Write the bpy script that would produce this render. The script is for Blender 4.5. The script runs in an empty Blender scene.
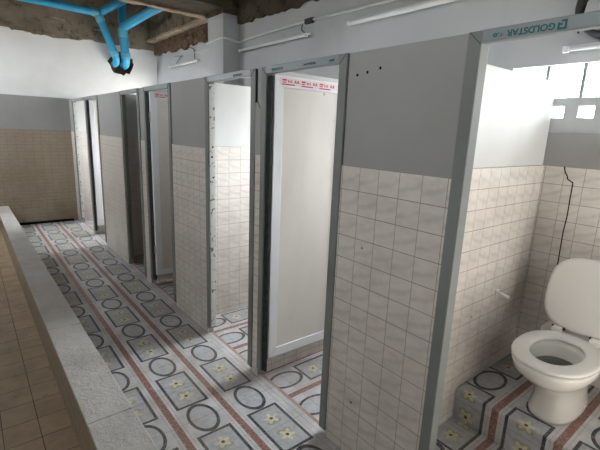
import bpy, bmesh, math, random
from mathutils import Vector, Matrix, Euler, noise as mnoise
random.seed(7)
SC = bpy.context.scene
COL = SC.collection
PI = math.pi

# ------------------------------------------------------------------ helpers
def new_obj(name, bm, mats, parent=None, loc=(0, 0, 0), smooth=False, bevel=0.0, seg=2):
    me = bpy.data.meshes.new(name)
    bmesh.ops.recalc_face_normals(bm, faces=bm.faces)
    bm.to_mesh(me); bm.free()
    if smooth:
        for p in me.polygons: p.use_smooth = True
    if not isinstance(mats, (list, tuple)): mats = [mats]
    for m in mats: me.materials.append(m)
    o = bpy.data.objects.new(name, me); COL.objects.link(o)
    o.location = loc
    if parent: o.parent = parent
    if bevel > 0:
        b = o.modifiers.new('bevel', 'BEVEL'); b.width = bevel; b.segments = seg
        b.limit_method = 'ANGLE'; b.angle_limit = math.radians(40)
    return o

def thing(name, label, cat, loc=(0, 0, 0), group=None, rotz=0):
    o = bpy.data.objects.new(name, None); COL.objects.link(o)
    o.empty_display_size = .1
    o.location = loc; o.rotation_euler = (0, 0, rotz)
    o['label'] = label; o['category'] = cat; o['kind'] = 'thing'
    if group: o['group'] = group
    return o

def tag(o, label, cat, group=None):
    o['label'] = label; o['category'] = cat; o['kind'] = 'thing'
    if group: o['group'] = group
    return o

def struct(o):
    o['kind'] = 'structure'; return o

def box(bm, x0, x1, y0, y1, z0, z1, mi=0, rot=None, piv=None):
    vs = [bm.verts.new((x, y, z)) for x in (x0, x1) for y in (y0, y1) for z in (z0, z1)]
    fs = []
    for idx in ((0, 1, 3, 2), (4, 6, 7, 5), (0, 4, 5, 1), (2, 3, 7, 6), (0, 2, 6, 4), (1, 5, 7, 3)):
        f = bm.faces.new([vs[i] for i in idx]); f.material_index = mi; fs.append(f)
    if rot is not None:
        bmesh.ops.rotate(bm, verts=vs, cent=piv or (0, 0, 0), matrix=rot)
    return vs

def boxobj(name, x0, x1, y0, y1, z0, z1, m, parent=None, bevel=0.0, loc=(0, 0, 0)):
    bm = bmesh.new(); box(bm, x0, x1, y0, y1, z0, z1)
    return new_obj(name, bm, m, parent, loc, bevel=bevel)

def tube(bm, pts, r, n=16, mi=0, cap=True, smooth_turn=True):
    pts = [Vector(p) for p in pts]
    rs = r if isinstance(r, (list, tuple)) else [r] * len(pts)
    rings = []
    t0 = (pts[1] - pts[0]).normalized()
    ref = Vector((0, 0, 1)) if abs(t0.z) < .9 else Vector((1, 0, 0))
    nrm = t0.cross(ref).normalized()
    for i, p in enumerate(pts):
        if i == 0: t = (pts[1] - p).normalized(); k = 1
        elif i == len(pts) - 1: t = (p - pts[i - 1]).normalized(); k = 1
        else:
            a = (p - pts[i - 1]).normalized(); b = (pts[i + 1] - p).normalized()
            t = (a + b).normalized(); k = 1
        nrm = (nrm - t * nrm.dot(t)).normalized()
        bi = t.cross(nrm)
        rings.append([bm.verts.new(p + (nrm * math.cos(2 * PI * j / n) + bi * math.sin(2 * PI * j / n)) * rs[i] * k) for j in range(n)])
    for a, b in zip(rings, rings[1:]):
        for j in range(n):
            f = bm.faces.new((a[j], a[(j + 1) % n], b[(j + 1) % n], b[j])); f.material_index = mi; f.smooth = True
    if cap:
        for rg in (rings[0], rings[-1]):
            f = bm.faces.new(rg); f.material_index = mi
    return rings

def fillet(pts, rad, k=5):
    pts = [Vector(p) for p in pts]; out = [pts[0]]
    for a, p, b in zip(pts, pts[1:], pts[2:]):
        d1 = (a - p); d2 = (b - p)
        r1 = min(rad, d1.length * .45, d2.length * .45)
        s = p + d1.normalized() * r1; e = p + d2.normalized() * r1
        for i in range(k + 1):
            t = i / k
            out.append(s * (1 - t) ** 2 + p * 2 * t * (1 - t) + e * t * t)
    out.append(pts[-1]); return out

# ------------------------------------------------------------------ node helper
class S:
    """wraps a shader value so sums and products make math nodes"""
    def __init__(s, nt, sock): s.nt = nt; s.k = sock
    def op(s, o, b=None, c=None):
        n = s.nt.nodes.new('ShaderNodeMath'); n.operation = o
        s.nt.links.new(s.k, n.inputs[0])
        for i, v in ((1, b), (2, c)):
            if v is None: continue
            if isinstance(v, S): s.nt.links.new(v.k, n.inputs[i])
            else: n.inputs[i].default_value = v
        return S(s.nt, n.outputs[0])
    def __add__(s, b): return s.op('ADD', b)
    def __sub__(s, b): return s.op('SUBTRACT', b)
    def __mul__(s, b): return s.op('MULTIPLY', b)
    def __truediv__(s, b): return s.op('DIVIDE', b)
    def abs(s): return s.op('ABSOLUTE')
    def fract(s): return s.op('FRACT')
    def sqrt(s): return s.op('SQRT')
    def lt(s, b): return s.op('LESS_THAN', b)
    def gt(s, b): return s.op('GREATER_THAN', b)
    def max(s, b): return s.op('MAXIMUM', b)
    def min(s, b): return s.op('MINIMUM', b)
    def clamp(s):
        r = s.op('ADD', 0.0); r.k.node.use_clamp = True; return r
    def inv(s):
        n = s.nt.nodes.new('ShaderNodeMath'); n.operation = 'SUBTRACT'; n.inputs[0].default_value = 1
        s.nt.links.new(s.k, n.inputs[1]); return S(s.nt, n.outputs[0])

class Mat:
    def __init__(s, name, rough=.6, spec=.4, metal=0):
        s.m = bpy.data.materials.new(name); s.m.use_nodes = True; s.nt = s.m.node_tree
        s.b = s.nt.nodes['Principled BSDF']
        s.b.inputs['Roughness'].default_value = rough
        s.b.inputs['Specular IOR Level'].default_value = spec
        s.b.inputs['Metallic'].default_value = metal
        tc = s.nt.nodes.new('ShaderNodeTexCoord'); s.tc = tc
        geo = s.nt.nodes.new('ShaderNodeNewGeometry'); s.geo = geo
    def xyz(s, sock):
        n = s.nt.nodes.new('ShaderNodeSeparateXYZ'); s.nt.links.new(sock, n.inputs[0])
        return [S(s.nt, n.outputs[i]) for i in range(3)]
    def pos(s): return s.xyz(s.geo.outputs['Position'])
    def nor(s): return s.xyz(s.geo.outputs['True Normal'])
    def objc(s): return s.xyz(s.tc.outputs['Object'])
    def noise(s, scale, detail=3, rough=.55, vec=None, stretch=None):
        n = s.nt.nodes.new('ShaderNodeTexNoise'); n.inputs['Scale'].default_value = scale
        n.inputs['Detail'].default_value = detail; n.inputs['Roughness'].default_value = rough
        v = vec or s.geo.outputs['Position']
        if stretch:
            mp = s.nt.nodes.new('ShaderNodeMapping'); mp.inputs['Scale'].default_value = stretch
            s.nt.links.new(v, mp.inputs[0]); v = mp.outputs[0]
        s.nt.links.new(v, n.inputs['Vector'])
        return S(s.nt, n.outputs['Fac'])
    def voronoi(s, scale, feature='F1', vec=None):
        n = s.nt.nodes.new('ShaderNodeTexVoronoi'); n.feature = feature
        n.inputs['Scale'].default_value = scale
        s.nt.links.new(vec or s.geo.outputs['Position'], n.inputs['Vector'])
        return S(s.nt, n.outputs['Distance'])
    def ramp(s, x, a, b):
        n = s.nt.nodes.new('ShaderNodeMapRange'); n.inputs['From Min'].default_value = a
        n.inputs['From Max'].default_value = b; n.clamp = True
        s.nt.links.new(x.k, n.inputs['Value']); return S(s.nt, n.outputs[0])
    def mix(s, f, a, b):
        n = s.nt.nodes.new('ShaderNodeMix'); n.data_type = 'RGBA'
        if isinstance(f, S): s.nt.links.new(f.k, n.inputs[0])
        else: n.inputs[0].default_value = f
        for i, v in ((6, a), (7, b)):
            if isinstance(v, tuple): n.inputs[i].default_value = (*v, 1)
            else: s.nt.links.new(v, n.inputs[i])
        return n.outputs[2]
    def color(s, c):
        if isinstance(c, tuple): s.b.inputs['Base Color'].default_value = (*c, 1)
        else: s.nt.links.new(c, s.b.inputs['Base Color'])
        return s
    def rough(s, v): s.nt.links.new(v.k, s.b.inputs['Roughness']); return s
    def bump(s, h, strength=.3, dist=.01):
        n = s.nt.nodes.new('ShaderNodeBump'); n.inputs['Strength'].default_value = strength
        n.inputs['Distance'].default_value = dist
        s.nt.links.new(h.k, n.inputs['Height']); s.nt.links.new(n.outputs[0], s.b.inputs['Normal'])
        return s

def srgb(r, g, b):
    def f(c):
        c /= 255
        return c / 12.92 if c <= .04045 else ((c + .055) / 1.055) ** 2.4
    return (f(r), f(g), f(b))

def simple(name, col, rough=.5, spec=.4, metal=0, var=.12, scale=14):
    m = Mat(name, rough, spec, metal)
    n = m.ramp(m.noise(scale, 4), .3, .7)
    d = tuple(c * (1 - var) for c in col)
    m.color(m.mix(n, d, col)); return m.m

# ------------------------------------------------------------------ materials
def painted(name, col, dirty, spots=True, amount=.5):
    m = Mat(name, .62, .3)
    n = m.ramp(m.noise(1.6, 5, .6), .42, .72)
    c = m.mix(n * amount, col, dirty)
    n2 = m.ramp(m.noise(5, 4, .6, stretch=(1, 1, .18)), .55, .8)
    c = m.mix(n2 * (amount * .5), c, dirty)
    if spots:
        v = m.voronoi(3.1).lt(.022)
        c = m.mix(v * .8, c, (.03, .028, .025))
    m.color(c); m.bump(m.noise(40, 3), .06, .004)
    return m.m

GREY = painted('grey_wall_paint', srgb(156, 156, 155), srgb(140, 139, 136))
WHITE_IN = painted('pale_wall_paint', srgb(206, 208, 208), srgb(184, 185, 184))
WHITE_UP = painted('white_wall_paint', srgb(228, 230, 231), srgb(205, 206, 205), spots=False)
BLUEGREY = painted('pale_grey_blue_paint', srgb(184, 187, 189), srgb(164, 166, 167))

TILE = .1015
def wall_tile(name, base, streak, grout, brown_col, brown_amt, ztop=1.365, rough=.28):
    m = Mat(name, rough, .45)
    x, y, z = m.pos(); nx, ny, nz = m.nor()
    sel = nx.abs().gt(.5)
    u = y * sel + x * sel.inv()
    v = z - ztop
    fu = ((u + 49.986) / TILE).fract(); fv = ((v + 20.3) / TILE).fract()
    du = (fu - .5).abs(); dv = (fv - .5).abs()
    g = (du.gt(.488)).max(dv.gt(.485))
    # soft diagonal marbling inside each tile
    w = m.noise(7.5, 3, .5, stretch=(1, 1, 2.6))
    w2 = m.noise(22, 2, .5, stretch=(1, 1, 2.2))
    sw = ((fv - .68 + fu * .42) + (fu * 5.0).op('SINE') * .05).abs()
    f = (m.ramp(w * .6 + w2 * .4, .42, .62) * .55 + m.ramp(sw, .16, .0) * .6).clamp()
    c = m.mix(f, base, streak)
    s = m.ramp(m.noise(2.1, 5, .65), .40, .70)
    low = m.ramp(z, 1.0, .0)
    c = m.mix((s * (low * .75 + .25)) * brown_amt, c, brown_col)  # brown patches, denser towards the floor
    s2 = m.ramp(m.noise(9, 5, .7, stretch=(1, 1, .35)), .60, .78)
    c = m.mix(s2 * (brown_amt * .5), c, brown_col)
    spot = m.voronoi(4.3).lt(.03)
    c = m.mix(spot * .8, c, (.035, .025, .02))
    gn = m.ramp(m.noise(6, 3), .35, .65)
    gc = m.mix(gn, grout, tuple(q * .7 for q in grout))
    m.color(m.mix(g, c, gc))
    m.bump(g.inv(), .35, .003)
    m.rough(g * .5 + rough)
    return m.m
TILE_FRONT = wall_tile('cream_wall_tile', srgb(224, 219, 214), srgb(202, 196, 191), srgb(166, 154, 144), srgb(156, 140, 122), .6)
TILE_FAR = wall_tile('faint_cream_wall_tile', srgb(208, 202, 196), srgb(198, 192, 186), srgb(182, 174, 166), srgb(158, 143, 126), .6)
TILE_END = wall_tile('brown_stained_tile', srgb(162, 150, 134), srgb(150, 138, 121), srgb(128, 116, 101), srgb(118, 99, 76), .8)

def floor_mat(name, swap, dirt=.5, line_dark=(52, 55, 60)):
    """patterned floor tile: chain of ovals and rectangles with flowers between red stripes; runs along local Y (or X)"""
    m = Mat(name, .42, .4)
    X, Y, Z = m.objc()
    u, v = (Y, X + Z) if swap else (X, Y)
    PU, PV = .287, .584
    du = (((u / PU) + 40.5).fract() - .5) * PU
    dv = (((v / PV) + 40.5).fract() - .5) * PV
    dr = (((v / PV) + 40.0).fract() - .5) * PV
    au, av, ar = du.abs(), dv.abs(), dr.abs()
    e = ((du / .078) * (du / .078) + (dv / .121) * (dv / .121)).sqrt()
    ell = e.lt(1.0); ein = e.lt(.80)
    rd = (au - .094).max(ar - .170)
    rect = rd.lt(0.0); rin = rd.lt(-.0155)
    line = (ell - ein).max(rect - rin)
    stripe = au.gt(PU / 2 - .018)
    edge_on = au.gt(-1.0)
    if not swap: edge_on = X.lt(.40)
    stripe = stripe * edge_on
    edge = (au - (PU / 2 - .033)).abs().lt(.0025)
    # marble
    n1 = m.ramp(m.noise(9, 5, .6), .35, .68)
    c = m.mix(n1, srgb(206, 206, 208), srgb(178, 180, 183))
    grn = m.ramp(m.noise(30, 3, .6), .3, .7)
    c = m.mix(ein, c, m.mix(grn, srgb(190, 192, 196), srgb(170, 173, 179)))
    c = m.mix(rin, c, m.mix(grn, srgb(184, 186, 189), srgb(158, 160, 165)))
    # flowers
    fl = ar - .072
    r = (du * du + fl * fl).sqrt()
    n = m.nt.nodes.new('ShaderNodeMath'); n.operation = 'ARCTAN2'
    m.nt.links.new(du.k, n.inputs[0]); m.nt.links.new(fl.k, n.inputs[1])
    th = S(m.nt, n.outputs[0])
    pet = (th * 5.0).op('COSINE') * .011 + .031
    leaf = (((au - .020) / .022) * ((au - .020) / .022) + ((fl + .032) / .014) * ((fl + .032) / .014)).lt(1.0)
    c = m.mix(leaf * rin * .75, c, srgb(150, 152, 112))
    c = m.mix(r.lt(pet) * rin, c, m.mix(grn, srgb(212, 208, 180), srgb(190, 185, 154)))
    c = m.mix(r.lt(.0095) * rin, c, srgb(92, 72, 48))
    vein = m.voronoi(38, 'DISTANCE_TO_EDGE').lt(.035)
    c = m.mix(line, c, m.mix(vein * .55, srgb(*line_dark), srgb(130, 130, 130)))
    c = m.mix(stripe, c, m.mix(vein * .8, m.mix(grn, srgb(146, 108, 98), srgb(122, 86, 77)), srgb(176, 152, 145)))
    c = m.mix(edge * edge_on * .35, c, srgb(150, 120, 112))
    # joints at the tile edges
    j = (av.lt(.0014)).max(ar.lt(.0014)).max(au.gt(PU / 2 - .0014))
    c = m.mix(j * .6, c, srgb(110, 104, 98))
    d = m.ramp(m.noise(2.3, 6, .65), .42, .72); d2 = m.ramp(m.noise(14, 4, .7), .55, .75)
    c = m.mix(d * dirt, c, srgb(138, 126, 110))
    c = m.mix(d2 * (dirt * .5), c, srgb(104, 90, 74))
    m.color(c); m.rough(d * .3 + .34)
    return m.m
FLOOR = floor_mat('patterned_floor_tile', False, .55)
FLOOR_X = floor_mat('patterned_stall_floor_tile', True, .5)
FLOOR_BORDER = simple('pink_border_tile', srgb(176, 150, 138), .45, var=.25, scale=22)

def trough_mat():
    m = Mat('beige_trough_tile', .5, .35)
    x, y, z = m.pos()
    fu = ((x + 10 - .088) / .15).fract(); fv = ((y + 10 - .045) / .165).fract()
    g = ((fu - .5).abs().gt(.488)).max((fv - .5).abs().gt(.489))
    n = m.ramp(m.noise(5, 5, .65), .35, .7)
    c = m.mix(n, srgb(204, 186, 160), srgb(172, 152, 127))
    s = m.ramp(m.noise(13, 5, .7), .6, .72)
    c = m.mix(s * .6, c, srgb(112, 88, 64))
    gn = m.ramp(m.noise(4, 3), .4, .6)
    c = m.mix(g, c, m.mix(gn, srgb(112, 97, 80), srgb(62, 50, 38)))
    m.color(c); m.bump(g.inv(), .4, .004); return m.m
TROUGH = trough_mat()

def coping_mat():
    m = Mat('speckled_coping', .5, .35)
    n = m.ramp(m.noise(2.5, 4, .6), .35, .7)
    c = m.mix(n, srgb(192, 190, 186), srgb(166, 163, 158))
    sp = m.ramp(m.noise(45, 4, .7), .52, .66)
    c = m.mix(sp * .22, c, srgb(130, 126, 120))
    st = m.ramp(m.noise(8, 5, .7), .66, .75)
    c = m.mix(st * .5, c, srgb(105, 92, 78))
    m.color(c); m.bump(m.noise(32, 4, .7), .8, .008); return m.m
COPING = coping_mat()

def concrete_mat(name, a, b, dark, bumpd=.03):
    m = Mat(name, .9, .15)
    n = m.ramp(m.noise(2.2, 7, .68), .32, .7)
    c = m.mix(n, a, b)
    n2 = m.ramp(m.noise(6.5, 6, .72), .52, .66)
    c = m.mix(n2 * .8, c, dark)
    n3 = m.ramp(m.noise(4.0, 5, .6, stretch=(.5, .5, 3)), .62, .72)
    c = m.mix(n3 * .7, c, srgb(176, 164, 144))
    m.color(c); m.bump(m.noise(9, 8, .7), .9, bumpd); return m.m
CONC = concrete_mat('bare_concrete', srgb(140, 130, 114), srgb(106, 96, 82), srgb(60, 50, 40))
CONC_D = concrete_mat('dark_bare_concrete', srgb(96, 88, 74), srgb(70, 62, 52), srgb(40, 33, 26))
CONC_L = concrete_mat('pale_bare_concrete', srgb(176, 160, 138), srgb(138, 124, 106), srgb(92, 74, 58))
RUBBLE = concrete_mat('broken_brick', srgb(116, 96, 80), srgb(76, 62, 52), srgb(34, 28, 23), .03)

UPVC = simple('grey_plastic_frame', srgb(132, 142, 144), .42, .45, var=.12, scale=9)
UPVC_S = painted('dirty_grey_plastic_frame', srgb(132, 137, 136), srgb(104, 103, 98), spots=True, amount=.7)
def channel_mat():
    m = Mat('specked_white_channel', .7, .3)
    n = m.ramp(m.noise(30, 4, .7), .58, .62)
    x, y, z = m.pos()
    b = m.voronoi(17).lt(.13)
    c = m.mix((n * .8).max(b), srgb(206, 208, 206), srgb(38, 36, 34))
    m.color(c); return m.m
CHANNEL = channel_mat()
MITRE = simple('grey_mitre_line', srgb(84, 90, 90), .7, .1)  # grey joint line where the frame pieces meet
SHADEDJ = painted('dirty_shaded_frame', srgb(112, 114, 106), srgb(66, 66, 58), True, .8)  # dirty frame plastic, darkened to paint in the jamb's shade
GAPSHADE = simple('dark_gap_shade', srgb(62, 66, 66), .85, .1, var=.6, scale=30)
DOORFR = simple('white_plastic_door_frame', srgb(232, 234, 238), .38, .45, var=.05, scale=6)
def door_panel_mat():
    m = Mat('dusty_white_door_panel', .45, .4)
    n = m.ramp(m.noise(1.8, 5, .6, stretch=(1, 1, .4)), .35, .7)
    c = m.mix(n, srgb(226, 223, 218), srgb(206, 200, 193))
    s = m.ramp(m.noise(26, 3, .6), .72, .76)
    c = m.mix(s * .7, c, srgb(110, 96, 82))
    m.color(c); return m.m
DOORPN = door_panel_mat()
RED = simple('red_film_print', srgb(186, 60, 84), .5, var=.1)
FILM = simple('pink_film', srgb(232, 214, 218), .4, var=.06)
GREEN = simple('teal_print', srgb(22, 98, 96), .6, var=.1)
INK = simple('dark_print', srgb(52, 66, 66), .6, var=.1)
BLACK = simple('matt_black', srgb(26, 26, 25), .85, .1, var=.4)
DARKPL = simple('dark_plastic', srgb(44, 46, 48), .5, var=.2)
BLUE = simple('blue_pvc', srgb(48, 158, 204), .38, .5, var=.16, scale=7)
BLUE2 = simple('light_blue_pvc', srgb(96, 178, 206), .38, .5, var=.1, scale=7)
WHITEPL = simple('white_plastic', srgb(228, 229, 230), .4, .45, var=.05)
TUBEG = simple('unlit_tube_glass', srgb(236, 238, 240), .25, .5, var=.03)
CERAM = simple('white_ceramic', srgb(226, 224, 218), .14, .55, var=.05, scale=5)
SEATM = simple('white_seat_plastic', srgb(232, 230, 226), .3, .5, var=.04, scale=5)
CERDK = simple('grey_bowl_ceramic', srgb(150, 150, 146), .16, .55, var=.3, scale=9)  # lower basin, greyer and mottled
WATER = simple('still_water', srgb(92, 96, 94), .05, .6, var=.1)
STEEL = simple('galvanised_steel', srgb(170, 172, 172), .4, .5, .8, var=.1)
WIRE = simple('black_cable', srgb(30, 30, 32), .5, var=.1)
CRACK = simple('dark_crack_filler', srgb(48, 40, 36), .9, .1, var=.2)

# ------------------------------------------------------------------ measures (metres)
AX = 1.264          # front face of the stalls
FH = 1.82           # height of the stall fronts
ZT = 1.365          # top of the wall tile
BX = 2.60           # back wall
EY = 7.08           # end wall
CEIL = 3.6
GY = -1.6           # wall behind the viewer
LX = -1.35          # wall on the other side of the passage

# ------------------------------------------------------------------ the setting
bm = bmesh.new(); box(bm, .30 - .829, AX + .025 - .829, GY - 1.765, EY - 1.765, -.1, 0)
struct(new_obj('floor', bm, FLOOR, loc=(.829, 1.765, 0)))
bm = bmesh.new(); box(bm, LX, .30, GY, EY, -.12, -.0005)
struct(new_obj('floor_trough', bm, TROUGH))
# stall floors: one per stall, own tile offset
stalls = [(-.5, .97, .90, 2.16), (1.06, 1.88, 1.78, 1.39), (1.98, 2.83, 2.431, 1.363), (2.93, 3.72, 3.30, 1.40),
          (3.86, 4.80, 4.3, 1.38), (4.90, 6.03, 5.7, 1.40), (6.20, EY, 6.6, 1.38)]
for k, (y0, y1, cu, cv) in enumerate(stalls):
    bm = bmesh.new(); box(bm, AX + .045 - cv, BX - cv, y0 - .06 - cu, y1 + .06 - cu, -.1, 0)
    struct(new_obj('floor_stall', bm, FLOOR_X, loc=(cv, cu, 0)))
bm = bmesh.new(); box(bm, AX + .025, AX + .045, GY, EY, -.1, 0.0006)
struct(new_obj('trim_threshold', bm, FLOOR_BORDER))
# raised floor under the toilet
bm = bmesh.new(); box(bm, 1.93 - 2.16, BX - 2.16, -.459 - .90, .974 - .90, -.178, 0)
struct(new_obj('floor_platform', bm, FLOOR_X, loc=(2.16, .90, .178), bevel=.006))

# back wall with its ventilation openings
WT = .14
bm = bmesh.new()
X0, X1 = BX, BX + WT
def wseg(y0, y1, z0, z1, mi): box(bm, X0, X1, y0, y1, z0, z1, mi)
ZB = 1.22           # sill of the unseen openings, made taller for more daylight
wins = [(-.75, -.25, 0), (-.2, 1.24, 0), (1.30, 1.90, 1), (2.02, 2.80, 1), (3.05, 3.65, 0), (5.2, 6.0, 1), (6.24, 6.95, 1)]  # those out of view are sized to let in daylight
mull = .184
edges = [GY] + [e for w in wins for e in w[:2]] + [EY + .15]
def solid(y0, y1, zl, zh):
    """plain piece of the back wall: tile, grey paint, pale paint"""
    for a, b, mi, dx in ((-.1, ZT, 0, 0), (ZT, 1.55, 1, 0), (1.55, 1.915, 2, .006)):
        a, b = max(a, zl), min(b, zh)
        if b > a: box(bm, X0 + dx, X1, y0, y1, a, b, mi)
for i in range(0, len(edges), 2):       # solid between windows
    solid(edges[i], edges[i + 1], -.1, 1.915)
for y0, y1, tall in wins:
    if tall: solid(y0, y1, -.1, ZB); continue
    solid(y0, y1, -.1, 1.63)
    wseg(y0, y1, 1.695, 1.738, 2)
    # short piers between the low vents
    y = y1 - .095
    wseg(y, y1, 1.63, 1.695, 2)
    while y - .077 > y0 + .06:
        wseg(y - .077 - .067, y - .077, 1.63, 1.695, 2)
        y -= .144
    wseg(y0, y, 1.63, 1.695, 2) if y - y0 > .005 else None
box(bm, X0 + .004, X1, GY, EY + .15, 1.915, 2.8, 2)
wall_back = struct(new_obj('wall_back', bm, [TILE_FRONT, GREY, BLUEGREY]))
for k, (y0, y1, tall) in enumerate(wins):
    bm = bmesh.new()
    y = 1.060 + mull * 12
    while y > y0:
        if y < y1 - .04 and y - .02 > y0 + .04:
            box(bm, BX + .03, BX + .09, y - .019, y, ZB - .004 if tall else 1.732, 1.92)
        y -= mull
    struct(new_obj('window_%d' % (k + 1), bm, UPVC))
# cracked line running down the back wall tile
bm = bmesh.new()
def strip(bm, pts, w, x):
    for (y0, z0), (y1, z1) in zip(pts, pts[1:]):
        d = Vector((0, y1 - y0, z1 - z0)); s = Vector((0, -d.z, d.y)).normalized() * w * .5
        vs = []
        for q, zz in (((x, y0, z0), 1), ((x, y1, z1), 1)):
            for sg in (1, -1):
                vs.append(Vector(q) + s * sg)
        v = [bm.verts.new(p) for p in (vs[0], vs[1], vs[3], vs[2])]
        v2 = [bm.verts.new(p + Vector((.002, 0, 0))) for p in (vs[0], vs[1], vs[3], vs[2])]
        bm.faces.new(v); bm.faces.new(v2)
        for i in range(4): bm.faces.new((v[i], v[(i + 1) % 4], v2[(i + 1) % 4], v2[i]))
strip(bm, [(.872, 1.365), (.862, 1.335), (.848, 1.315), (.846, 1.300), (.815, 1.282), (.815, 1.20), (.813, 1.10), (.818, 1.0), (.815, .80)], .006, BX - .0015)
new_obj('crack', bm, CRACK, wall_back)

# end wall with the broken hole for the pipes
bm = bmesh.new()
box(bm, LX - .15, BX + .01, EY, EY + .15, -.1, 1.375, 0)
box(bm, LX - .15, BX + .01, EY + .006, EY + .15, 1.375, 1.835, 1)
wall_end = struct(new_obj('wall_end', bm, [TILE_END, GREY]))
bm = bmesh.new(); box(bm, LX - .15, BX + .01, EY, EY + .15, 1.835, 2.70, 0)
up = struct(new_obj('wall_end_upper', bm, [WHITE_UP, RUBBLE]))
cb = bmesh.new()
HC = Vector((2.045, EY, 2.425)); N = 26
ra, rb = [], []
for i in range(N):
    a = 2 * PI * i / N; rr = .185 * (1 + .22 * (random.random() - .5))
    ra.append(cb.verts.new(HC + Vector((math.cos(a) * rr * 1.15, -.08, math.sin(a) * rr * 1.0))))
    rb.append(cb.verts.new(HC + Vector((math.cos(a) * rr * .9, .10, math.sin(a) * rr * .8))))
for i in range(N): cb.faces.new((ra[i], ra[(i + 1) % N], rb[(i + 1) % N], rb[i]))
cb.faces.new(ra); cb.faces.new(rb[::-1])
for f in cb.faces: f.material_index = 1
cut = new_obj('cutter', cb, [WHITE_UP, RUBBLE])
md = up.modifiers.new('hole', 'BOOLEAN'); md.object = cut; md.operation = 'DIFFERENCE'; md.solver = 'EXACT'
dg = bpy.context.evaluated_depsgraph_get()
nm = bpy.data.meshes.new_from_object(up.evaluated_get(dg)); up.modifiers.clear(); up.data = nm
bpy.data.objects.remove(cut)

struct(boxobj('drain_slot_strip', .40, 1.20, EY - .018, EY - .0005, .001, .035, BLACK))  # black strip stands for the drain slot at the wall foot
# rough strips: displaced bars of broken plaster / concrete
def rough_bar(name, x0, x1, y0, y1, z0, z1, m, amp, step, seed, ragged=0):
    bm = bmesh.new()
    nx = max(1, int((x1 - x0) / step)); ny = max(1, int((y1 - y0) / step)); nz = max(1, int((z1 - z0) / step))
    box(bm, x0, x1, y0, y1, z0, z1)
    def cuts(axis, n):
        a0 = (x0, y0, z0)[axis]; a1 = (x1, y1, z1)[axis]
        for i in range(1, n):
            co = [0, 0, 0]; co[axis] = a0 + (a1 - a0) * i / n
            no = [0, 0, 0]; no[axis] = 1
            bmesh.ops.bisect_plane(bm, geom=bm.verts[:] + bm.edges[:] + bm.faces[:], plane_co=co, plane_no=no)
    cuts(0, nx); cuts(1, ny); cuts(2, nz)
    for v in bm.verts:
        p = v.co * 7 + Vector((seed, seed * 2.3, 0))
        d = mnoise.noise_vector(p) * amp + mnoise.noise_vector(p * 3.1) * amp * .5
        v.co += d
        if ragged and abs(v.co.z - z0) < step * .8:
            v.co.z += ragged * (mnoise.noise(Vector((v.co.x * 6, v.co.y * 6, seed))) + .4 * mnoise.noise(Vector((v.co.x * 21, v.co.y * 21, seed))))
    return new_obj(name, bm, m)

struct(rough_bar('ceiling_beam_end', LX - .1, BX + .1, EY - .03, EY + .3, 2.675, CEIL + .1, CONC, .012, .06, 1.0, .05))
struct(rough_bar('ceiling_beam_back', BX - .03, BX + .2, GY, 4.5, 2.655, CEIL + .1, CONC_D, .014, .07, 2.0, .06))
struct(rough_bar('ceiling_beam_far', BX - .10, BX + .2, 4.9, EY, 2.80, CEIL + .1, CONC, .010, .07, 3.0, .015))
struct(rough_bar('trim_rubble', BX - .035, BX + .1, 4.9, EY, 2.60, 2.80, RUBBLE, .035, .035, 4.0, .05))
struct(rough_bar('ceiling_beam_cross', LX, BX, 4.42, 4.95, 2.80, CEIL + .1, CONC_D, .012, .08, 5.0, .01))
struct(rough_bar('trim_beam_edge', LX, 2.39, 4.86, 4.965, 2.775, 2.83, CONC_L, .010, .05, 9.0, .01))
struct(rough_bar('trim_beam_lip', BX - .16, BX - .05, 4.97, EY - .03, 2.785, 2.82, CONC_L, .006, .05, 9.5, .006))
struct(rough_bar('ceiling_beam_near', LX, BX, .6, 1.0, 2.86, CEIL + .1, CONC, .012, .12, 6.0, .02))
bm = bmesh.new(); box(bm, LX - .15, BX + .2, GY - .15, EY + .3, CEIL, CEIL + .15)
struct(new_obj('ceiling', bm, CONC_D))
# column
bm = bmesh.new()
box(bm, 2.392, BX + .02, 4.43, 4.81, -.05, 2.75)
struct(new_obj('column', bm, BLUEGREY, bevel=.006))
struct(rough_bar('trim_column_break', 2.40, BX + .02, 4.44, 4.81, 2.755, 2.87, CONC_D, .014, .05, 8.0, .04))
# passage side and near walls (behind the viewer), with openings added for daylight
bm = bmesh.new()
LW = [(0, 1.4, 2.43, 2.60), (2.2, 2.8, 2.43, 2.54), (5.7, 6.9, 2.22, 2.72)]
yy = [GY] + [e for q in LW for e in q[:2]] + [EY]
for k in range(0, len(yy), 2): box(bm, LX - .15, LX, yy[k], yy[k + 1], 1.375, CEIL, 1)
for a, b, c, d in LW:
    box(bm, LX - .15, LX, a, b, 1.375, c, 1); box(bm, LX - .15, LX, a, b, d, CEIL, 1)
box(bm, LX - .15, LX, GY, EY, -.1, 1.375, 0)
struct(new_obj('wall_left', bm, [TILE_END, WHITE_UP]))
bm = bmesh.new()
box(bm, LX - .15, 1.75, GY - .15, GY, -.1, CEIL, 0); box(bm, 2.3, BX + .15, GY - .15, GY, -.1, CEIL, 0)
box(bm, 1.75, 2.3, GY - .15, GY, -.1, 1.93, 0); box(bm, 1.75, 2.3, GY - .15, GY, 2.10, CEIL, 0)  # opening added to brighten the toilet stall
struct(new_obj('wall_near', bm, [WHITE_UP]))

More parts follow.
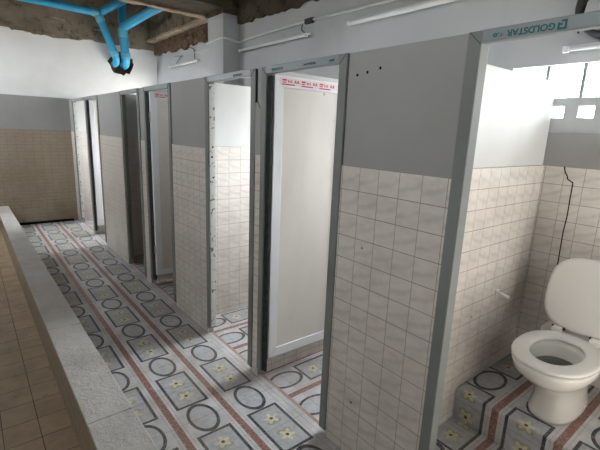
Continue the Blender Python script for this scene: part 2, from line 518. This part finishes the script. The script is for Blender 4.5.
# ------------------------------------------------------------------ low wall along the trough
cw = thing('low_curb_wall', 'low beige tiled curb wall with a pale speckled coping along the walkway', 'curb', (.3465, 2.7, 0))
def local(bm, loc): bmesh.ops.translate(bm, verts=bm.verts, vec=-Vector(loc))
L0 = cw.location
def xl(y): return .262 - .003 * (y - 1.4)      # the wall narrows slightly towards the far end
def xr(y): return .447 - .0105 * (y - 1.4)
def tapered(bm, y0, y1, z0, z1, dl, dr):
    vs = box(bm, 0, 1, y0, y1, z0, z1)
    for v in vs: v.co.x = xl(v.co.y) + dl if v.co.x < .5 else xr(v.co.y) - dr
bm = bmesh.new(); tapered(bm, GY, EY - .001, 0, .272, .008, .012); local(bm, L0)
new_obj('tiled_side', bm, TILE_END, cw)
ys = [GY, -.35, .64, 1.645, 2.63, 3.62, 4.6, 5.6, EY - .002]
for a, b in zip(ys, ys[1:]):
    bm = bmesh.new(); tapered(bm, a + .0012, b - .0012, .272, .300, 0, 0); local(bm, L0)
    new_obj('coping_slab', bm, COPING, cw, bevel=.004)

# ------------------------------------------------------------------ stall partitions
TP = .008     # tile facing
def partition(label, front, cross, fdepth=.05, bx=BX - .001, slit=None, cross_top=FH, group=None, tm=None):
    """front = (y0, y1) of the face on the walkway, cross = (y0, y1) of the wall running back"""
    t = thing('stall_partition', label, 'partition', (AX, (cross[0] + cross[1]) / 2, 0), group)
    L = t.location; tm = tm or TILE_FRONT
    y0, y1 = front; c0, c1 = cross
    # plaster core
    bm = bmesh.new()
    zc = FH
    if slit: box(bm, AX + TP, AX + fdepth, y0 + TP, y1 - TP, -.0, slit[0]); box(bm, AX + TP, AX + fdepth, slit[1], slit[2], slit[0], zc)
    else: box(bm, AX + TP * .4, AX + fdepth, y0 + TP * .4, y1 - TP * .4, 0, zc)
    local(bm, L); new_obj('painted_front', bm, GREY, t, bevel=.003)
    bm = bmesh.new()
    box(bm, AX + fdepth - .002, bx, c0 + TP, c1 - TP, 0, cross_top)
    local(bm, L); new_obj('painted_side_wall', bm, WHITE_IN, t, bevel=.003)
    # tile facing
    bm = bmesh.new()
    zt = ZT
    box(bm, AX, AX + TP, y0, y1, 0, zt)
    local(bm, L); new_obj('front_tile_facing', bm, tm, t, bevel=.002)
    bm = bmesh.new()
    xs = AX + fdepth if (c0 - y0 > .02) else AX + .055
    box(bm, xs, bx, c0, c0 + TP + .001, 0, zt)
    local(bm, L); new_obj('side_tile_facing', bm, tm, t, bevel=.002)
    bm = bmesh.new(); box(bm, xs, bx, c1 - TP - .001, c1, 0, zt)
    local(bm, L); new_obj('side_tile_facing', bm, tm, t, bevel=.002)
    return t
P1 = partition('wide cream tiled partition between the toilet stall and the first open white door', (.752, 1.281), (.975, 1.06))
for (yy_, zz_) in ((1.107, 1.747), (1.172, 1.737), (1.225, 1.730)):
    bm = bmesh.new(); tube(bm, [(AX + TP * .4 - .001, yy_, zz_), (AX + TP, yy_, zz_)], .006, 10); local(bm, P1.location)
    new_obj('drill_hole', bm, BLACK, P1)
P2 = partition('narrow tiled partition end carrying the first open white door', (1.916, 1.974), (1.917, 1.973))
P3 = partition('tiled partition with a grey top just behind the brightly lit stall', (2.588, 3.180), (2.83, 2.93))
P4 = partition('narrow grey partition end beside the red taped door of the dim far stall', (3.791, 3.919), (3.795, 3.90), tm=TILE_FAR)
P5 = partition('wide beige partition beyond the unlit stall opening', (4.50, 5.392), (4.80, 4.90), bx=2.391, tm=TILE_FAR)
P6 = partition('narrow partition end nearest the end wall corner', (6.02, 6.10), (6.03, 6.14), tm=TILE_FAR)
P7 = partition('short wall return in the corner against the end wall', (6.85, EY - .001), (6.98, EY - .001), tm=TILE_FAR)

# near end of the stall front, beside the toilet stall's frame
bm = bmesh.new()
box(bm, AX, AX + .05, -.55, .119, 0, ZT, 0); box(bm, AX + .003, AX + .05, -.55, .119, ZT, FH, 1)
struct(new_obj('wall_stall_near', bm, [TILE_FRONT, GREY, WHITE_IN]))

# ------------------------------------------------------------------ door frames
JW = .046
def door_frame(y0, y1, label, text=None, channel=True, m=None, jb=(.03, .06), jambs=(True, True), rebate=None, recess=0):
    """y0, y1: outer edges of the grey frame around the opening; rebate: (y0, y1) of the dark strip shading the hinge gap"""
    m = m or UPVC
    t = thing('door_frame', label, 'door frame', (AX, (y0 + y1) / 2, 0))
    L = t.location; xa, xb = AX - .006, AX + .044
    if jambs[0]:
        bm = bmesh.new(); box(bm, xa, xb, y0, y0 + JW, jb[0], FH); local(bm, L)
        new_obj('jamb', bm, UPVC_S, t, bevel=.003)
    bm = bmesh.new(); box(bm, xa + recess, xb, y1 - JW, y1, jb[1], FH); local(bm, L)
    j = new_obj('jamb', bm, SHADEDJ if recess else UPVC_S, t, bevel=.003)
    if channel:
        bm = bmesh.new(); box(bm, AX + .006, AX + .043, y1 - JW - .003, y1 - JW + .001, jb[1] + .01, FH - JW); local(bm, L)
        new_obj('jamb_channel', bm, SHADEDJ if recess else CHANNEL, j)
    if rebate:
        bm = bmesh.new(); box(bm, AX + .002, AX + .015, rebate[0], rebate[1], jb[1] + .01, FH - JW); local(bm, L)
        new_obj('hinge_gap_shade', bm, GAPSHADE, j)  # dark strip paints in the shade of the hinge gap
    bm = bmesh.new(); box(bm, xa - .001, AX + .022, y0 + (JW if jambs[0] else 0), y1 - JW, FH - .037, FH + .001); local(bm, L)
    h = new_obj('header', bm, m, t, bevel=.003)
    # mitre lines at both ends
    for k, (ya, yb) in enumerate(((y1, y1 - JW), (y0, y0 + JW))):
        if k == 1 and not jambs[0]: continue
        bm = bmesh.new()
        s = 1 if yb > ya else -1
        vs = [(xa - .0022, ya + s * .003, FH - .002), (xa - .0022, ya + s * .006, FH - .002), (xa - .0022, yb, FH - .040), (xa - .0022, yb - s * .003, FH - .040)]
        v = [bm.verts.new(p) for p in vs]; w = [bm.verts.new(Vector(p) + Vector((.003, 0, 0))) for p in vs]
        bm.faces.new(v); bm.faces.new(w)
        for i in range(4): bm.faces.new((v[i], v[(i + 1) % 4], w[(i + 1) % 4], w[i]))
        local(bm, L); new_obj('mitre_joint', bm, MITRE, h)
    if text:
        for (s, size, yc, mt, name) in text:
            lettering(s, size, yc, mt, name, h, L, xa - .0022)
    return t

def lettering(s, size, yc, mt, name, parent, L, x):
    cu = bpy.data.curves.new(name, 'FONT'); cu.body = s; cu.size = size; cu.align_x = 'CENTER'; cu.align_y = 'CENTER'
    cu.extrude = .0004; cu.offset = .0006
    tmp = bpy.data.objects.new(name + '_tmp', cu); COL.objects.link(tmp)
    d = bpy.context.evaluated_depsgraph_get()
    me = bpy.data.meshes.new_from_object(tmp.evaluated_get(d))
    bpy.data.objects.remove(tmp); bpy.data.curves.remove(cu)
    me.materials.clear(); me.materials.append(mt)
    me.name = name
    # letters face the walkway (-X), printed upside down on the profile
    R = Matrix(((0, 0, -1), (-1, 0, 0), (0, 1, 0))).to_4x4()   # text x -> -Y, text y -> +Z, text z -> -X
    F = Matrix.Rotation(PI, 4, 'Z')
    xs_ = [v.co.x for v in me.vertices]; wd = max(xs_) - min(xs_)
    sx = {'GOLDSTAR': 5.35, '6.0': 2.0}.get(s, 0) * size / wd if s in ('GOLDSTAR', '6.0') else 1.0
    me.transform(Matrix.Translation(Vector((x, yc, FH - .020)) - Vector(L)) @ R @ F @ Matrix.Diagonal((sx, 1, 1, 1)))
    o = bpy.data.objects.new(name, me); COL.objects.link(o); o.parent = parent
    return o

def logo(yc, parent, L, x, mt=GREEN, h=.024):
    bm = bmesh.new(); z = FH - .020; w = .005; a = h / 2; aw = h * .46
    def b(ya, yb, za, zb): box(bm, x - .0004, x + .0004, yc + ya, yc + yb, z + za, z + zb)
    # square spiral G turned upside down
    b(-aw, aw, -a, -a + w); b(-aw, -aw + w, -a + w, a); b(-aw + w, aw * .3, a - w, a); b(aw - w, aw, -a + w, a * .5)
    b(-aw * .05, aw - w, -w * .2, w * .8)
    local(bm, L); return new_obj('logo_print', bm, mt, parent)

F1 = door_frame(.12, .752, 'grey plastic door frame with large green lettering around the toilet stall',
                [('GOLDSTAR', .024, .566, GREEN, 'printed_text'), ('6.0', .015, .656, GREEN, 'printed_text')], channel=False)
hd = [c for c in F1.children if c.name.startswith('header')][0]
logo(.4855, hd, F1.location, AX - .0092)
F2 = door_frame(1.281, 1.915, 'grey plastic door frame around the first open white door',
                [('GOLDSTAR', .019, 1.77, GREEN, 'printed_text'), ('PROFILE 6.0 PVC', .012, 1.52, INK, 'printed_text'), ('60x30', .012, 1.37, INK, 'printed_text')], channel=False, rebate=(1.832, 1.869))
F3 = door_frame(1.975, 2.588, 'grey plastic door frame of the doorless bright stall',
                [('GOLDSTAR', .019, 2.16, GREEN, 'printed_text')])
F4 = door_frame(3.180, 3.79, 'grey plastic door frame around the red taped door in the dim stall', channel=False, rebate=(3.682, 3.744))
F5 = door_frame(3.92, 4.50, 'grey plastic door frame of the dark stall without a visible door', recess=.016)
F6 = door_frame(5.392, 6.02, 'grey plastic door frame around the farthest visible white door', channel=False, rebate=(5.938, 5.974))
F7 = door_frame(6.10, 6.85, 'black specked door frame of the last stall before the end wall', jambs=(False, True))
# black bar for the shade in the open gap, and rough plaster at the first narrow partition end
bm = bmesh.new(); box(bm, AX - .003, AX + .004, 1.962, 1.974, 1.625, FH - .005); local(bm, P2.location)
new_obj('gap_shade_bar', bm, BLACK, P2)
bm = bmesh.new()
vs = [(1.917, ZT), (1.972, ZT), (1.972, 1.640), (1.950, 1.645), (1.930, 1.615), (1.917, 1.610)]
a = [bm.verts.new((AX - .004, y, z)) for y, z in vs]; b = [bm.verts.new((AX + .004, y, z)) for y, z in vs]
bm.faces.new(a); bm.faces.new(b)
for i in range(6): bm.faces.new((a[i], a[(i + 1) % 6], b[(i + 1) % 6], b[i]))
local(bm, P2.location); new_obj('plaster_patch', bm, GREY, P2)

# ------------------------------------------------------------------ doors
def stall_door(hy, hx, ang, label, width=.50, z0=.15, z1=1.781, tape=True, group=None):
    """hinged at (hx, hy); the leaf runs +X from the hinge when ang = 0, its face towards -Y"""
    t = thing('hinged_door', label, 'door', (hx, hy, z0), group, ang)
    T = .032; H = z1 - z0; w = .058
    bm = bmesh.new(); box(bm, w, width - w, -T * .5 + .008, T * .5 - .008, w, H - w)
    new_obj('panel', bm, DOORPN, t)
    for nm_, (a, b, c, d) in {'stile': (0, w, 0, H), 'stile_b': (width - w, width, 0, H), 'rail': (w, width - w, 0, w), 'rail_b': (w, width - w, H - w, H)}.items():
        bm = bmesh.new()
        # mitred ends between stiles and rails
        if nm_.startswith('stile'):
            inner = w if a == 0 else width - w; outer = a if a == 0 else b
            q = [(outer, 0), (inner, w), (inner, H - w), (outer, H)]
        else:
            zi, zo = (w, 0) if c == 0 else (H - w, H)
            q = [(0, zo), (width, zo), (width - w, zi), (w, zi)]
        A = [bm.verts.new((x, -T / 2, z)) for x, z in q]; B = [bm.verts.new((x, T / 2, z)) for x, z in q]
        bm.faces.new(A); bm.faces.new(B)
        for i in range(4): bm.faces.new((A[i], A[(i + 1) % 4], B[(i + 1) % 4], B[i]))
        o = new_obj(nm_.replace('_b', ''), bm, DOORFR, t, bevel=.0025)
        if nm_ == 'rail_b' and tape:
            y = -T / 2 - .0006
            bm = bmesh.new(); box(bm, w * .55, width - w * .55, y, y + .001, H - w + .012, H - .008)
            tp = new_obj('film_strip', bm, FILM, o)
            bm = bmesh.new(); y -= .0008
            x = w * .8; k = 0
            def para(x0, x1, z0, z1, sk=0):
                v = [bm.verts.new(p) for p in ((x0, y, z0), (x1, y, z0), (x1 + sk, y, z1), (x0 + sk, y, z1))]
                vv = [bm.verts.new(Vector(p) + Vector((0, .001, 0))) for p in ((x0, y, z0), (x1, y, z0), (x1 + sk, y, z1), (x0 + sk, y, z1))]
                bm.faces.new(v); bm.faces.new(vv)
                for i in range(4): bm.faces.new((v[i], v[(i + 1) % 4], vv[(i + 1) % 4], vv[i]))
            zb, zt = H - w + .013, H - .012
            while x < width - w - .09:
                para(x, x + .082, zb, zb + .006)                     # long red bar below
                para(x, x + .028, zt - .012, zt - .004); para(x, x + .024, zt - .022, zt - .017)
                for q2 in range(3): para(x + .036 + q2 * .011, x + .041 + q2 * .011, zt - .020, zt - .007)
                for q2 in range(2):                                   # two letters A
                    xx = x + .078 + q2 * .018
                    para(xx, xx + .004, zt - .021, zt - .005, .006); para(xx + .013, xx + .017, zt - .021, zt - .005, -.006)
                    para(xx + .004, xx + .013, zt - .016, zt - .013)
                x += .128
            new_obj('red_print', bm, RED, tp)
    # two hinges on the hinge edge
    for hz in (.2, H - .25):
        bm = bmesh.new(); tube(bm, [(-.004, -.002, hz), (-.004, -.002, hz + .08)], .006, 10)
        new_obj('hinge', bm, STEEL, t)
    return t
stall_door(1.850, 1.290, math.radians(-1), 'open white door with red film print at the top, nearest to the toilet stall', .52)
stall_door(3.662, 1.272, math.radians(-1), 'open dusty white door with red print, standing ajar in the dim far stall', .50, .13)
stall_door(5.945, 1.290, math.radians(-1), 'narrow glimpse of an open white door closest to the end wall', .50, .14, tape=False)

# ------------------------------------------------------------------ toilet
TX, TYC, TZ = 2.04, .585, .178
toilet = thing('toilet', 'white ceramic toilet with its lid raised, standing on the tiled step', 'toilet', (TX, TYC, TZ))
def ring_pts(cx, cy, fx, bx, hw, n=40, pw=2.2):
    """oval: fx reach to the front (-X), bx to the back, hw half width"""
    out = []
    for i in range(n):
        a = 2 * PI * i / n
        c, s = math.cos(a), math.sin(a)
        rx = bx if c > 0 else fx
        e = 2 / pw
        out.append((cx + math.copysign(abs(c) ** e, c) * rx, cy + math.copysign(abs(s) ** e, s) * hw))
    return out
def loft(bm, sections, mi=0, cap0=True, cap1=True, smooth=True):
    rings = [[bm.verts.new((x, y, z)) for x, y in pts] for pts, z in sections]
    n = len(rings[0])
    for a, b in zip(rings, rings[1:]):
        for i in range(n):
            f = bm.faces.new((a[i], a[(i + 1) % n], b[(i + 1) % n], b[i])); f.smooth = smooth; f.material_index = mi
    if cap0: bm.faces.new(rings[0]).material_index = mi
    if cap1: bm.faces.new(rings[-1]).material_index = mi
    return rings
O = Vector((TX, TYC, TZ))
def lt(bm): bmesh.ops.translate(bm, verts=bm.verts, vec=-O)
SZ = .545       # seat height in the room
# bowl and pedestal: outer skin, rim, inner basin
bm = bmesh.new()
cx = 2.06
outer = [(ring_pts(2.24, TYC, .20, .22, .105, pw=2.6), TZ), (ring_pts(2.24, TYC, .205, .22, .108, pw=2.6), TZ + .02),
         (ring_pts(2.24, TYC, .185, .20, .092, pw=2.5), TZ + .10), (ring_pts(2.22, TYC, .20, .20, .100, pw=2.4), TZ + .17),
         (ring_pts(2.16, TYC, .245, .22, .135, pw=2.3), TZ + .235), (ring_pts(2.10, TYC, .258, .25, .163, pw=2.2), TZ + .29),
         (ring_pts(2.08, TYC, .252, .25, .170, pw=2.2), TZ + .325), (ring_pts(2.08, TYC, .255, .25, .172, pw=2.2), SZ - .026)]
inner = [(ring_pts(2.06, TYC, .185, .17, .115), SZ - .026), (ring_pts(2.06, TYC, .180, .165, .112), SZ - .05), (ring_pts(2.07, TYC, .155, .14, .100), SZ - .10)]
loft(bm, outer + inner, cap1=False)
lt(bm); new_obj('bowl', bm, CERAM, toilet, smooth=False)
bm = bmesh.new()
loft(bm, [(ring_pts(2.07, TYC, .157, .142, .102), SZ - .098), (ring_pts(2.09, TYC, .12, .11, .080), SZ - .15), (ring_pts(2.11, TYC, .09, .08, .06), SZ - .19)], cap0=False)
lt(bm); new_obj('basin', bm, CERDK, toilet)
bm = bmesh.new(); loft(bm, [(ring_pts(2.10, TYC, .105, .095, .07), SZ - .168), (ring_pts(2.10, TYC, .105, .095, .07), SZ - .166)])
lt(bm); new_obj('water', bm, WATER, toilet)
# seat: flat ring with rounded edge
bm = bmesh.new()
def seat_sections():
    o_, i_ = (.246, .235, .174), (.164, .152, .102)
    sec = []
    for k in range(13):
        a = 2 * PI * k / 12
        # cross section: rounded bar from inner to outer
        m_ = .5 + .5 * math.copysign(abs(math.cos(a)) ** .45, math.cos(a)); h = math.copysign(abs(math.sin(a)) ** .6, math.sin(a)) * .011
        fx = i_[0] + (o_[0] - i_[0]) * m_; bx = i_[1] + (o_[1] - i_[1]) * m_; hw = i_[2] + (o_[2] - i_[2]) * m_
        sec.append((ring_pts(2.075, TYC, fx, bx, hw, pw=2.15 + .1 * m_), SZ - .011 + h))
    return sec
loft(bm, seat_sections(), cap0=False, cap1=False)
bmesh.ops.remove_doubles(bm, verts=bm.verts, dist=.0003)
lt(bm); seat = new_obj('seat', bm, SEATM, toilet)
# lid raised, leaning back on the tank
bm = bmesh.new()
pts = ring_pts(-.185, 0, .195, .19, .188, n=48, pw=2.9)
LT = .016
secs = []
for s_, zz in ((.93, -.001), (.985, .0015), (1.0, .006), (1.0, LT - .005), (.985, LT - .001), (.95, LT)):
    secs.append(([(-.20 + (x + .20) * s_, y * s_) for x, y in pts], zz))
loft(bm, secs, smooth=True)
# raised rim on the underside of the lid
bmesh.ops.rotate(bm, verts=bm.verts, cent=(0, 0, 0), matrix=Matrix.Rotation(math.radians(103), 3, 'Y'))
bmesh.ops.translate(bm, verts=bm.verts, vec=Vector((2.325, TYC, SZ + .01)))
lt(bm); lid = new_obj('lid', bm, SEATM, toilet)
for dy in (-.085, .085):
    bm = bmesh.new(); box(bm, 2.285, 2.325, TYC + dy - .022, TYC + dy + .022, SZ - .02, SZ + .016); lt(bm)
    hb = new_obj('hinge_block', bm, SEATM, toilet, bevel=.005)
    bm = bmesh.new(); tube(bm, [(2.322, TYC + dy - .03, SZ + .008), (2.322, TYC + dy + .03, SZ + .008)], .008, 12); lt(bm)
    new_obj('hinge_pin', bm, DARKPL, hb)
# tank shelf, tank and tank lid
bm = bmesh.new(); loft(bm, [(ring_pts(2.42, TYC, .16, .165, .125, pw=4), SZ - .15), (ring_pts(2.42, TYC, .16, .165, .17, pw=4), SZ - .06), (ring_pts(2.42, TYC, .16, .165, .175, pw=4), SZ - .026)], smooth=False); lt(bm)
new_obj('tank_shelf', bm, CERAM, toilet, bevel=.006)
bm = bmesh.new(); loft(bm, [(ring_pts(2.505, TYC, .075, .085, .165, pw=5), SZ - .026), (ring_pts(2.505, TYC, .08, .085, .178, pw=5), SZ + .12), (ring_pts(2.505, TYC, .085, .086, .184, pw=5), SZ + .265)]); lt(bm)
new_obj('tank', bm, CERAM, toilet)
bm = bmesh.new(); loft(bm, [(ring_pts(2.503, TYC, .090, .090, .190, pw=5), SZ + .265), (ring_pts(2.503, TYC, .092, .092, .193, pw=5), SZ + .272), (ring_pts(2.503, TYC, .092, .092, .193, pw=5), SZ + .292), (ring_pts(2.503, TYC, .086, .086, .186, pw=5), SZ + .30)]); lt(bm)
tl = new_obj('tank_lid', bm, CERAM, toilet)
bm = bmesh.new(); tube(bm, [(2.50, TYC, SZ + .30), (2.50, TYC, SZ + .307)], .022, 20); lt(bm)
new_obj('flush_button', bm, STEEL, tl)
for dy in (-.12, .12):
    bm = bmesh.new(); tube(bm, [(2.26, TYC + dy * .78, TZ + .045), (2.26, TYC + dy * .93, TZ + .045)], [.009, .006], 12); lt(bm)
    new_obj('bolt_cap', bm, WHITEPL, toilet)

# white plastic bracket on the partition
wb = thing('wall_bracket', 'small white plastic bracket fixed to the stall tile left of the toilet', 'bracket', (2.235, .9745, .665))
wb['label'] = 'small white plastic bracket fixed to the tile beside the toilet'
bm = bmesh.new(); box(bm, -.018, .018, -.008, .0, -.016, .016); new_obj('plate', bm, WHITEPL, wb, bevel=.003)
bm = bmesh.new(); tube(bm, fillet([(0, -.006, 0), (.004, -.035, -.006), (.03, -.055, -.022)], .02), [.009] * 7 + [.012], 12)
new_obj('hook', bm, WHITEPL, wb)

# ------------------------------------------------------------------ lamps, conduits and cables on the back wall
def lamp(y0, y1, z, label, group=None, wide=1.0):
    t = thing('fluorescent_lamp', label, 'lamp', (BX - .03, (y0 + y1) / 2, z), group)
    h = abs(y1 - y0) / 2
    bm = bmesh.new(); box(bm, .006, .034, -h, h, .000, .014 * wide); new_obj('batten', bm, WHITEPL, t, bevel=.004)
    bm = bmesh.new(); tube(bm, [(-.012, -h + .03, -.010), (-.012, h - .03, -.010)], .012 * wide, 14); new_obj('tube', bm, TUBEG, t)
    for s in (-1, 1):
        bm = bmesh.new(); box(bm, -.028, .0, s * h - (.03 if s > 0 else 0), s * h + (.03 if s < 0 else 0), -.026, .008)
        new_obj('end_socket', bm, WHITEPL, t, bevel=.004)
    return t
lamp(3.145, 4.36, 2.375, 'unlit fluorescent lamp right of the column, above the lettered door header')
lamp(1.60, 2.62, 2.385, 'unlit white fluorescent lamp above the widest tiled partition', wide=1.7)
lamp(-.1, .965, 1.990, 'white fluorescent lamp inside the toilet stall just above the window')
lamp(5.47, 6.44, 2.380, 'white fluorescent lamp in the far bay between the column and the pipes')
LAMPS = [o for o in COL.objects if o.name.startswith('fluorescent_lamp')]
LAMPS[0]['label'] = 'unlit fluorescent lamp beside the column, under the looping conduit'
def cable(name, pts, r, m, label, cat, smooth=.03):
    bm = bmesh.new(); tube(bm, fillet(pts, smooth, 4), r, 8)
    return tag(new_obj(name, bm, m), label, cat)
t = thing('conduit', 'thin white conduit looping around the column and along the wall', 'conduit', (BX, 3.3, 2.48))
def cpart(name, pts, r, m, par, sm=.03):
    bm = bmesh.new(); tube(bm, fillet(pts, sm, 4), r, 8); local(bm, par.location); return new_obj(name, bm, m, par)
cpart('pipe', [(2.382, 4.81, 2.475), (2.382, 4.418, 2.49), (2.586, 4.418, 2.47), (2.586, 3.9, 2.483), (2.586, 3.21, 2.492)], .011, WHITEPL, t, .02)
cpart('pipe', [(2.588, 3.10, 2.492), (2.588, 2.1, 2.47), (2.588, .6, 2.46)], .011, WHITEPL, t)
jb = bmesh.new(); box(jb, 2.570, 2.602, 3.10, 3.21, 2.468, 2.512); local(jb, t.location)
new_obj('junction_box', jb, DARKPL, t, bevel=.004)
cable('cable', [(2.585, 3.25, 2.47), (2.585, 3.27, 2.43), (2.585, 3.22, 2.40), (2.588, 3.19, 2.385)], .005, WIRE, 'short black cable dropping from the junction box to the lamp', 'cable')
cable('cable', [(2.592, 5.80, 2.60), (2.588, 5.77, 2.58), (2.588, 5.62, 2.54), (2.588, 5.615, 2.49), (2.588, 5.60, 2.41)], .005, WIRE, 'black cable stub over the far bay lamp', 'cable')
cable('cable', [(2.592, 5.61, 2.492), (2.590, 5.30, 2.487), (2.592, 4.83, 2.484)], .006, WHITEPL, 'white cable run between the far bay lamp and the column', 'cable')
cable('cable', [(2.588, 6.24, 2.41), (2.588, 6.05, 2.50), (2.591, 5.98, 2.49), (2.592, 6.3, 2.52)], .004, WIRE, 'loose black wire curling up from the middle of the far bay lamp', 'cable')
cable('cable', [(2.588, .935, 2.30), (2.590, .93, 2.2), (2.588, .932, 2.1), (2.588, .915, 2.06)], .004, WIRE, 'thin dark wire hanging behind the lettered header', 'cable')
# round wall fan, mostly hidden by the lettered header
fan = thing('wall_fan', 'round dark wall fan behind the lettered header of the toilet stall', 'fan', (BX - .02, .775, 2.175))
bm = bmesh.new()
R0, n = .155, 36
prof = [(.125, 0.02), (.130, -.05), (.142, -.065), (.155, -.05), (.158, 0.02)]
rings = [[bm.verts.new((dx, math.cos(2 * PI * i / n) * r, math.sin(2 * PI * i / n) * r)) for i in range(n)] for r, dx in prof]
for a, b in zip(rings, rings[1:] + rings[:1]):
    for i in range(n):
        f = bm.faces.new((a[i], a[(i + 1) % n], b[(i + 1) % n], b[i])); f.smooth = True
new_obj('housing', bm, DARKPL, fan)
bm = bmesh.new(); tube(bm, [(.018, 0, 0), (-.04, 0, 0), (-.055, 0, 0)], [.042, .042, .028], 20); new_obj('hub', bm, DARKPL, fan)
for k in range(5):
    a = 2 * PI * k / 5
    bm = bmesh.new()
    e = Vector((0, math.cos(a), math.sin(a))); s = Vector((0, -math.sin(a), math.cos(a)))
    q = [e * .035 - s * .018 + Vector((-.01, 0, 0)), e * .035 + s * .018 + Vector((.004, 0, 0)), e * .122 + s * .05 + Vector((.010, 0, 0)), e * .122 - s * .035 + Vector((-.025, 0, 0))]
    A = [bm.verts.new(p) for p in q]; B = [bm.verts.new(p + Vector((.003, 0, 0))) for p in q]
    bm.faces.new(A); bm.faces.new(B)
    for i in range(4): bm.faces.new((A[i], A[(i + 1) % 4], B[(i + 1) % 4], B[i]))
    new_obj('blade', bm, WHITEPL, fan)

# ------------------------------------------------------------------ blue pipes at the end wall
def pipe_thing(label, runs, sockets, base):
    t = thing('drain_pipe', label, 'pipe', base)
    for pts, r, fl in runs:
        bm = bmesh.new(); tube(bm, fillet(pts, fl, 6), r, 20); local(bm, base); new_obj('pipe_run', bm, BLUE, t)
    for a, b, r in sockets:
        bm = bmesh.new(); tube(bm, [a, b], r, 20); local(bm, base); new_obj('socket', bm, BLUE2, t, bevel=.004)
    return t
PR = .054
pipe_thing('thin blue pipe that forks under the ceiling and slants down into the wall hole',
           [([(.2, 6.80, 3.045), (1.0, 6.80, 3.04), (1.67, 6.80, 3.03), (1.70, 6.80, 2.96), (1.905, 6.86, 2.48), (1.93, 6.93, 2.41), (1.95, 7.13, 2.40)], PR * .92, .06),
            ([(1.68, 6.80, 3.02), (2.05, 6.80, 3.27), (2.36, 6.80, 3.50)], PR * .92, .05)],
           [((1.60, 6.80, 3.032), (1.68, 6.80, 3.028), PR * 1.08), ((1.69, 6.80, 2.99), (1.72, 6.806, 2.92), PR * 1.08), ((1.87, 6.85, 2.56), (1.90, 6.858, 2.49), PR * 1.08)],
           (1.71, 6.80, 2.6))
pipe_thing('thick blue pipe dropping straight down beside the slanting one into the wall hole',
           [([(2.56, 5.70, 3.24), (2.24, 6.20, 3.06), (2.02, 6.80, 2.90), (2.015, 6.82, 2.84), (2.05, 6.86, 2.48), (2.065, 6.93, 2.41), (2.10, 7.13, 2.40)], PR * 1.12, .07),
            ([(2.06, 6.95, 3.58), (2.05, 6.94, 3.2), (2.025, 6.84, 2.88)], PR * 1.10, .03)],
           [((2.36, 6.01, 3.128), (2.42, 5.92, 3.161), PR * 1.27), ((2.017, 6.822, 2.76), (2.013, 6.82, 2.88), PR * 1.27), ((2.043, 6.853, 2.55), (2.052, 6.862, 2.47), PR * 1.27)],
           (2.02, 6.85, 2.6))

# ------------------------------------------------------------------ light
w = bpy.data.worlds.new('World'); SC.world = w; w.use_nodes = True
nt = w.node_tree; bg = nt.nodes['Background']
tcw = nt.nodes.new('ShaderNodeTexCoord'); sp = nt.nodes.new('ShaderNodeSeparateXYZ'); nt.links.new(tcw.outputs['Generated'], sp.inputs[0])
mr = nt.nodes.new('ShaderNodeMapRange'); mr.inputs['From Min'].default_value = -.08; mr.inputs['From Max'].default_value = .12
nt.links.new(sp.outputs[2], mr.inputs[0])
mx = nt.nodes.new('ShaderNodeMix'); mx.data_type = 'RGBA'; nt.links.new(mr.outputs[0], mx.inputs[0])
mx.inputs[6].default_value = (.30, .28, .25, 1); mx.inputs[7].default_value = (.93, .97, 1.0, 1)   # ground, sky
nt.links.new(mx.outputs[2], bg.inputs[0]); bg.inputs[1].default_value = 42.0
def portal(loc, rot, sx, sy):
    l = bpy.data.lights.new('daylight_portal', 'AREA'); l.shape = 'RECTANGLE'; l.size = sx; l.size_y = sy
    l.cycles.is_portal = True
    o = bpy.data.objects.new('daylight_portal', l); COL.objects.link(o); o.location = loc; o.rotation_euler = rot
for a, b, q in wins:
    zl = ZB if q else 1.62
    portal((BX + .2, (a + b) / 2, (zl + 1.915) / 2), (0, math.radians(90), 0), 1.915 - zl + .04, b - a + .04)
portal((2.025, GY - .2, 2.015), (math.radians(90), 0, 0), .60, .22)
for a, b, c, d in LW: portal((LX - .2, (a + b) / 2, (c + d) / 2), (0, math.radians(-90), 0), d - c + .1, b - a + .1)

# ------------------------------------------------------------------ camera
def make_cam():
    yaw, p, r, f = .6842, .2247, .0405, 409.68
    F = Vector((math.sin(yaw) * math.cos(p), math.cos(yaw) * math.cos(p), -math.sin(p)))
    Rt = Vector((math.cos(yaw), -math.sin(yaw), 0)); U = Rt.cross(F)
    R2 = Rt * math.cos(r) + U * math.sin(r); U2 = -Rt * math.sin(r) + U * math.cos(r)
    cam = bpy.data.cameras.new('Camera'); o = bpy.data.objects.new('Camera', cam); COL.objects.link(o)
    M = Matrix((R2, U2, -F)).transposed().to_4x4(); M.translation = Vector((0, 0, 1.5))
    o.matrix_world = M
    cam.sensor_fit = 'HORIZONTAL'; cam.sensor_width = 36; cam.lens = f / 600 * 36
    cam.clip_start = .02
    SC.camera = o
make_cam()
vs = SC.view_settings
vs.view_transform = 'Standard'; vs.look = 'None'; vs.gamma = 1; vs.exposure = .12; vs.use_curve_mapping = False
